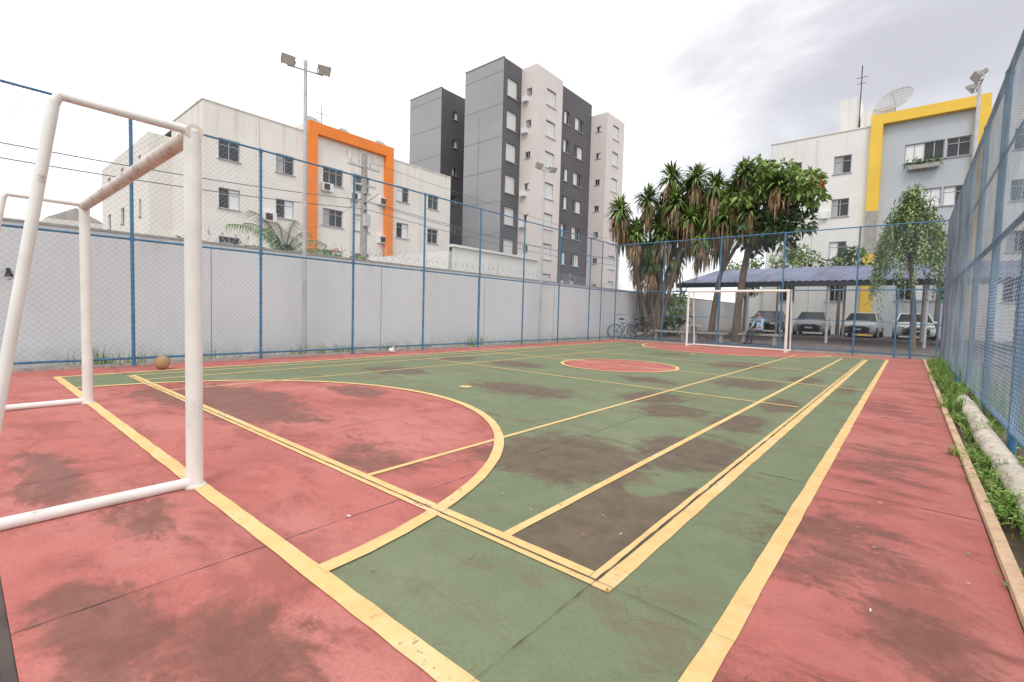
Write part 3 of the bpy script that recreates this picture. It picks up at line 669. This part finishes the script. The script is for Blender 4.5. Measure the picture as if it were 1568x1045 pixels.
R1=[(-10.9,20.3,6.1,.95),(-10.2,21.8,6.8,1.0),(-9.15,22,7.7,1.05),(-7.95,22,7.5,1.05),(-9.8,22.3,5.6,.95),(-8.7,21.6,6.4,1),(-10.5,21.2,5.2,.9),(-9.2,21.4,4.9,.9),(-10.0,21.6,4.3,.85),(-8.3,22.6,5.3,.9),(-9.6,21.2,3.4,.8),
(-8.5,22.6,7.2,.9),(-9.7,22.5,6.5,.9),(-7.6,22.3,6.3,.95),(-8.0,21.6,5.6,.85),(-11.2,21.4,5.5,.85),(-10.6,21.8,3.9,.85),(-8.9,22.2,3.9,.85),(-7.5,21.9,4.6,.9),(-10.2,20.6,4.9,.8),(-9.0,22.4,5.9,.9)]
yucca('yucca_tree',[stem((-9.7+random.uniform(-.6,.6),21.6+random.uniform(-.3,.3),-.05),r_[:3],.12) for r_ in R1[:14]],R1,5)
R2=[(-6.95,21.7,6.9,.95),(-6.0,21.6,6.6,.95),(-7.2,21.9,5.7,.95),(-6.4,21.5,5.4,.85),(-4.3,21.0,6.5,.75),(-5.6,21,7.1,.8),(-6.6,22.3,6.2,.9),(-6.9,22.4,4.9,.85),(-5.4,21.2,5.6,.8)]
yucca('yucca_tree',[stem((-7.0+random.uniform(-.3,.3),22.3,-.05),(-6.6,22,3.4),.17)]+[stem((-6.6,22,3.2),r_[:3],.09) for r_ in R2],R2,6)
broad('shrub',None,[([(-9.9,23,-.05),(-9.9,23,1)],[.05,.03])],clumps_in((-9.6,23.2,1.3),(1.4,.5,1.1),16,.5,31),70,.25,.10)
pt_=MB(); pt_.tube([(.15,23,0),(.1,23,1.6),(-.05,23,3.2),(-.1,23,4.6)],[.11,.09,.07,.04],8,0)
for i in range(270):
    an=random.uniform(0,6.28); rr=random.uniform(.02,1.05)**.7; top=Vector((-.1+rr*math.cos(an),23+rr*math.sin(an)*.9,6.35-1.5*rr**2-random.uniform(0,2.3)*(.25+rr*.6)))
    if i%4==0: pt_.tube([(-.08,23,random.uniform(3,4.6)),top],[.02,.008],4,0,False)
    L_=random.uniform(.5,1.9); d=Vector((math.cos(an)*.15,math.sin(an)*.15,-1))
    k=0
    while k<L_:
        p=top+d*k+Vector((random.uniform(-.08,.08),random.uniform(-.08,.08),0)); s=Vector((random.uniform(-1,1),random.uniform(-1,1),-.6)).normalized()*.15; t_=Vector((s.y,-s.x,0)).normalized()*.026
        pt_.add([p,p+s*.5+t_,p+s,p+s*.5-t_],[(0,1,2,3)],1 if random.random()<.8 else 2); k+=.035
pt_.obj('pepper_tree',[M_bark,M_pep,M_l1])
for (x,y,z,rx,rz_,sd_) in ((-3.6,36.6,4.9,1.5,.9,11),(-6.3,36.3,4.8,1.4,1.2,12),(1.2,36.5,4.6,1.2,.8,13),(-9.4,37,4.2,1.3,1.3,14)):
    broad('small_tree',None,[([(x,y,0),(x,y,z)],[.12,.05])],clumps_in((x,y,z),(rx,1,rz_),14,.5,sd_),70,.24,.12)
po=MB(); leaves(po,[((.1+dx,38.7,11.2),(.35,.2,.28),1 if i%2 else 3) for i,dx in enumerate((-.5,-.15,.2,.55))],60,.22,.07,[1,2,5],.6); po.obj('balcony_plant',[M_bark,M_l1,M_l2,M_l3,M_red,M_dead])
broad('shrub',None,[([(-12.6,4.0,0),(-12.6,4.0,2)],[.05,.03])],clumps_in((-12.6,4.0,2.25),(.5,.9,.45),14,.25,21),60,.14,.06)
broad('shrub',None,[([(-12.8,7.4,0),(-12.8,7.4,2)],[.05,.03])],clumps_in((-12.8,7.3,2.2),(.4,.9,.4),12,.25,22),50,.14,.06,lambda t:leaves(t,[((-12.7,6.9,2.5),(.25,.2,.2),4)],18,.1,.07,[4]))
pm=MB(); pm.tube([(-13,5.7,0),(-13,5.7,2.3)],[.12,.09],8,0)
for i in range(20):
    an=i*2.4; el=random.uniform(.3,1.25); p=Vector((-13,5.7,2.3)); d=Vector((math.cos(an)*math.cos(el),math.sin(an)*math.cos(el),math.sin(el))); pts=[]
    for k in range(15):
        pts.append(p.copy()); p+=d*.12; d.z-=.12; d.normalize()
    pm.tube(pts,.01,4,1,False)
    for k in range(2,15):
        sd=Vector((-math.sin(an),math.cos(an),0))
        for s in (-1,1):
            for hh in (0,.5):
                q=pts[k]-(pts[k]-pts[k-1])*hh; e_=q+sd*s*.26+d*.08+Vector((0,0,-.16))+Vector((0,0,random.uniform(-.05,.05))); t_=(pts[k]-pts[k-1])*.12
                pm.add([q-t_,q+t_,e_],[(0,1,2)],1 if random.random()<.75 else 2)
pm.obj('palm_tree',[M_bark,M_l1,M_l2])
# ------------------------------------------------------------------ weeds
def tuft(mb,c,n,h,sp,lean=.6,leaf=.5):
    for i in range(n):
        an=random.uniform(0,6.28); r_=sp*random.random()**.5; b_=Vector((c[0]+r_*math.cos(an)*.8,c[1]+r_*math.sin(an)*1.2,c[2]))
        a2=random.uniform(0,6.28); hh=h*random.uniform(.4,1.1); o_=Vector((math.cos(a2),math.sin(a2),0))*hh*lean*random.random(); s=Vector((-math.sin(a2),math.cos(a2),0))*random.uniform(.003,.006)
        q_=random.random(); m_=0 if q_<.6 else (2 if q_<.88 else 1)
        mb.add([b_-s,b_+s,b_+o_*.4+Vector((0,0,hh*.6))+s*.8,b_+o_*.4+Vector((0,0,hh*.6))-s*.8,b_+o_+Vector((0,0,hh*.9))],[(0,1,2,3),(3,2,4)],m_)
        k=leaf
        while random.random()<k:
            f_=random.uniform(.2,1); a3=random.uniform(0,6.28)
            q=b_+o_*f_*.8+Vector((0,0,hh*f_*.85)); ll=random.uniform(.018,.04); l_=Vector((math.cos(a3),math.sin(a3),random.uniform(-.1,.5)))*ll; w_=Vector((-math.sin(a3),math.cos(a3),0))*ll*.35
            mb.add([q,q+l_*.5+w_,q+l_,q+l_*.5-w_],[(0,1,2,3)],2 if random.random()<.5 else 0); k*=.85
Gd=MB()
for i in range(150):
    y=random.uniform(.8,18.2); tuft(Gd,(random.uniform(-10.5,-10.05),y,-.05),random.randint(4,14),random.choice((.12,.15,.2,.3)),.12)
for (y,h) in ((1.35,.50),(1.7,.35),(2.9,.25),(5.2,.42),(5.6,.35),(7.2,.3),(7.9,.25),(9.9,.4),(10.2,.6)):
    for k in range(5): tuft(Gd,(random.uniform(-10.4,-10.05),y+random.uniform(-.25,.25),-.05),13,h,.12,.8)
Gd.obj('weeds',[M_grass,M_grass2,M_grassb])
Gd=MB()
for i in range(260):
    y=random.uniform(1,18.3)**1.0; tuft(Gd,(random.uniform(.47,.95),y,-.03),random.randint(4,12),random.choice((.04,.06,.09)),.09,1.2,.6)
for (x,y,h,nn) in ((.56,3.95,.17,9),(.66,3.5,.22,9),(.48,5.45,.13,6),(.54,5.1,.16,7),(.50,4.6,.12,5),(.62,6.5,.2,7),(.5,7.2,.16,5),(.5,8.3,.22,7),(.60,9.1,.30,7),(.6,10.3,.32,8),(.55,11.6,.3,6),(.55,12.7,.35,7),(.6,14.5,.4,7),(.6,16.3,.4,7),(.88,7.5,.5,6),(.9,9.2,.5,6),(.9,11,.6,6),(.9,5,.38,6),(.9,13.5,.6,6)):
    for k in range(nn): tuft(Gd,(x+random.uniform(-.09,.09),y+random.uniform(-.28,.28),-.03),26,h*random.uniform(.6,1.1),.11,1.0,.85)
Gd.obj('grass_strip',[M_grass,M_grass2,M_grassb])
# ------------------------------------------------------------------ utility pole and wires
U=MB(); ux,uy=-17.0,10.5
U.tube([(ux,uy,0),(ux,uy,7.2)],[.16,.11],10,0); U.box(ux-.05,ux+.05,uy-.7,uy+.7,6.6,6.68,1); U.box(ux-.05,ux+.05,uy-.5,uy+.5,5.9,5.97,1)
for yy in (-.6,-.25,.25,.6): U.tube([(ux,uy+yy,6.68),(ux,uy+yy,6.86)],.035,8,1)
U.box(ux+.12,ux+.3,uy-.12,uy+.12,4.3,4.75,1); U.tube([(ux,uy,5.2),(ux+.9,uy+.1,5.5)],.02,6,1)
for z in (4.9,5.2,5.55): U.tube([(ux+.1,uy-.05,z),(ux+.22,uy-.05,z)],.03,8,2)
U.obj('utility_pole',[M_conc,M_galv,M_dark])
Wr=MB()
def wire(p,q,sag,r=.010):
    p=Vector(p);q=Vector(q); Wr.tube([p.lerp(q,t)-Vector((0,0,sag*4*t*(1-t))) for t in np.linspace(0,1,22)],r,4,0,False)
for k,(z,o_) in enumerate(((5.35,0),(5.0,.05))):
    wire((ux+o_,uy,z),(ux+1.5,-12,z-.3),.6,.012); wire((ux+o_,uy,z),(ux+2,40,z+.2),.7,.012)
wire((ux,uy+.3,6.9),(ux,46,7.1),.5,.008)
wire((ux,uy,5.6),(XF+.3,18.4,9.6),.5); wire((ux,uy,5.5),(XF+.3,14.8,6.2),.4); wire((ux,uy,5.3),(-12,22,4.0),.3)
Wr.obj('overhead_wires',[M_cable])
# ------------------------------------------------------------------ benches, bikes, person
def bench(loc,ln,rz=0):
    b_=MB()
    b_.box(-ln/2,ln/2,-.2,.2,.40,.47)
    for x in (-ln*.36,ln*.36): b_.box(x-.06,x+.06,-.15,.15,0,.40)
    b_.obj('concrete_bench',[M_conc],loc=loc,rotz=rz)
bench((-8.2,20.3,-.02),1.7); bench((-6.7,20.9,-.02),1.5); bench((-4.75,21.2,.0),1.6,0)
tb=MB(); tb.tube([(0,0,0),(0,0,.7)],[.16,.12],12,0); tb.tube([(0,0,.70),(0,0,.76)],.42,20,0); tb.obj('concrete_table',[M_conc],loc=(-7.4,21.0,-.02))
def bike(loc,rz,frame):
    b_=MB()
    for x in (-.5,.5):
        for rr,tt,m_ in ((.33,.02,0),(.30,.008,1)):
            b_.tube([(x+rr*math.cos(t),0,.34+rr*math.sin(t)) for t in np.linspace(0,2*math.pi,25)],tt,6,m_,False)
        for k in range(10):
            t=k*math.pi/5; b_.tube([(x,0,.34),(x+.3*math.cos(t),0,.34+.3*math.sin(t))],.003,3,1,False)
        b_.tube([(x,-.05,.34),(x,.05,.34)],.03,8,1)
    fr=[((-.5,0,.34),(-.05,0,.30)),((-.05,0,.30),(-.2,0,.80)),((-.5,0,.34),(-.18,0,.74)),((-.18,0,.72),(.33,0,.78)),((-.05,0,.30),(.34,0,.70)),((.5,0,.34),(.32,0,.88))]
    for p,q in fr: b_.tube([p,q],.018,8,2)
    b_.tube([(.32,0,.88),(.30,0,.98)],.015,6,1); b_.tube([(.22,-.28,1.0),(.34,-.1,.98),(.34,.1,.98),(.22,.28,1.0)],.013,6,0)
    b_.tube([(-.2,0,.80),(-.22,0,.90)],.013,6,1); b_.sphere((-.22,0,.92),.11,0,10,6,(1.3,.6,.35)); b_.tube([(-.05,-.1,.3),(-.05,.1,.3)],.07,10,1)
    b_.obj('bicycle',[M_dark,M_galv,frame],loc=loc,rotz=rz)
bike((-10.0,19.6,-.02),rad(25),M_blue); bike((-9.6,20.3,-.02),rad(10),mat('black_frame',(.03,.03,.03),.4)); bike((-9.2,19.4,-.02),rad(-20),M_dark)
def person(loc,rz):
    sk_=mat('skin',(.35,.2,.13),.6,.05); sh=mat('pale_blue_shirt',(.42,.54,.70),.9,.08); tr=mat('dark_trousers',(.05,.055,.08),.9,.1); hr=mat('dark_hair',(.02,.015,.012),.8)
    V=[];Ed=[];Rd=[]
    def jv(p,r,par=None):
        V.append(p); Rd.append(r)
        if par is not None: Ed.append((par,len(V)-1))
        return len(V)-1
    pel=jv((0,0,.58),(.15,.13)); wa=jv((.0,0,.74),(.12,.145),pel); ch=jv((.04,0,.95),(.125,.17),wa); ub=jv((.06,0,1.06),(.09,.15),ch); nk=jv((.08,0,1.14),(.055,.055),ub); hb=jv((.10,0,1.20),(.07,.07),nk); hd=jv((.115,0,1.27),(.095,.078),hb); ht=jv((.11,0,1.34),(.075,.065),hd)
    for s in (-1,1):
        hp=jv((.06,s*.10,.56),(.095,.095),pel); kn=jv((.46,s*.13,.54),(.065,.065),hp); an=jv((.50,s*.13,.10),(.042,.042),kn); fo=jv((.58,s*.14,.05),(.04,.035),an); jv((.70,s*.15,.04),(.035,.03),fo)
        sh_=jv((.05,s*.19,1.02),(.06,.06),ub); el=jv((.14,s*.25,.76),(.043,.043),sh_); wr=jv((.34,s*.15,.66),(.028,.028),el); pm_=jv((.41,s*.13,.645),(.035,.018),wr)
        for k,(l_,o_) in enumerate(((.075,-.03),(.085,-.01),(.08,.01),(.06,.03))):
            f1=jv((.45,s*.13+o_,.64),(.009,.009),pm_); f2=jv((.45+l_*.5,s*.13+o_*1.1,.63),(.0085,.0085),f1); jv((.45+l_*.8,s*.13+o_*1.15,.605),(.008,.008),f2)
        t1=jv((.40,s*.09,.64),(.010,.010),pm_); jv((.44,s*.075,.635),(.009,.009),t1)
    me=bpy.data.meshes.new('body'); me.from_pydata(V,Ed,[]); ob=bpy.data.objects.new('body',me); COL.objects.link(ob)
    ob.modifiers.new('skin','SKIN')
    for i,sv in enumerate(me.skin_vertices[0].data): sv.radius=Rd[i]; sv.use_root=(i==0)
    ob.modifiers.new('sub','SUBSURF').levels=2
    bpy.context.view_layer.update(); dg=bpy.context.evaluated_depsgraph_get(); m2=bpy.data.meshes.new_from_object(ob.evaluated_get(dg)); bpy.data.objects.remove(ob)
    m2.materials.clear()
    for q in (sh,tr,sk_,hr,M_dark): m2.materials.append(q)
    for p in m2.polygons:
        c=p.center; p.use_smooth=True
        if c.z>1.11: p.material_index=3 if (c.z>1.31 or c.x<.075 and c.z>1.18) else 2
        elif c.z<.085: p.material_index=4
        elif c.z<.61 and not(c.x>.36 and c.z>.605): p.material_index=1
        elif c.x>.19 : p.material_index=2
        else: p.material_index=0
    root=empty('seated_person',loc); root.rotation_euler=(0,0,rz)
    b_=bpy.data.objects.new('body',m2); COL.objects.link(b_); b_.parent=root
    f=MB(); f.sphere((.212,0,1.26),.016,0,8,6,(1,.8,1.4))
    for s in (-1,1): f.sphere((.12,s*.078,1.265),.022,0,8,6,(.7,.4,1.2)); f.sphere((.198,s*.03,1.285),.009,1,8,6)
    f.tube([(.2,-.022,1.225),(.205,0,1.223),(.2,.022,1.225)],.005,5,2); f.obj('face_features',[sk_,hr,M_red],parent=root)
person((-4.75,21.15,.03),rad(235))
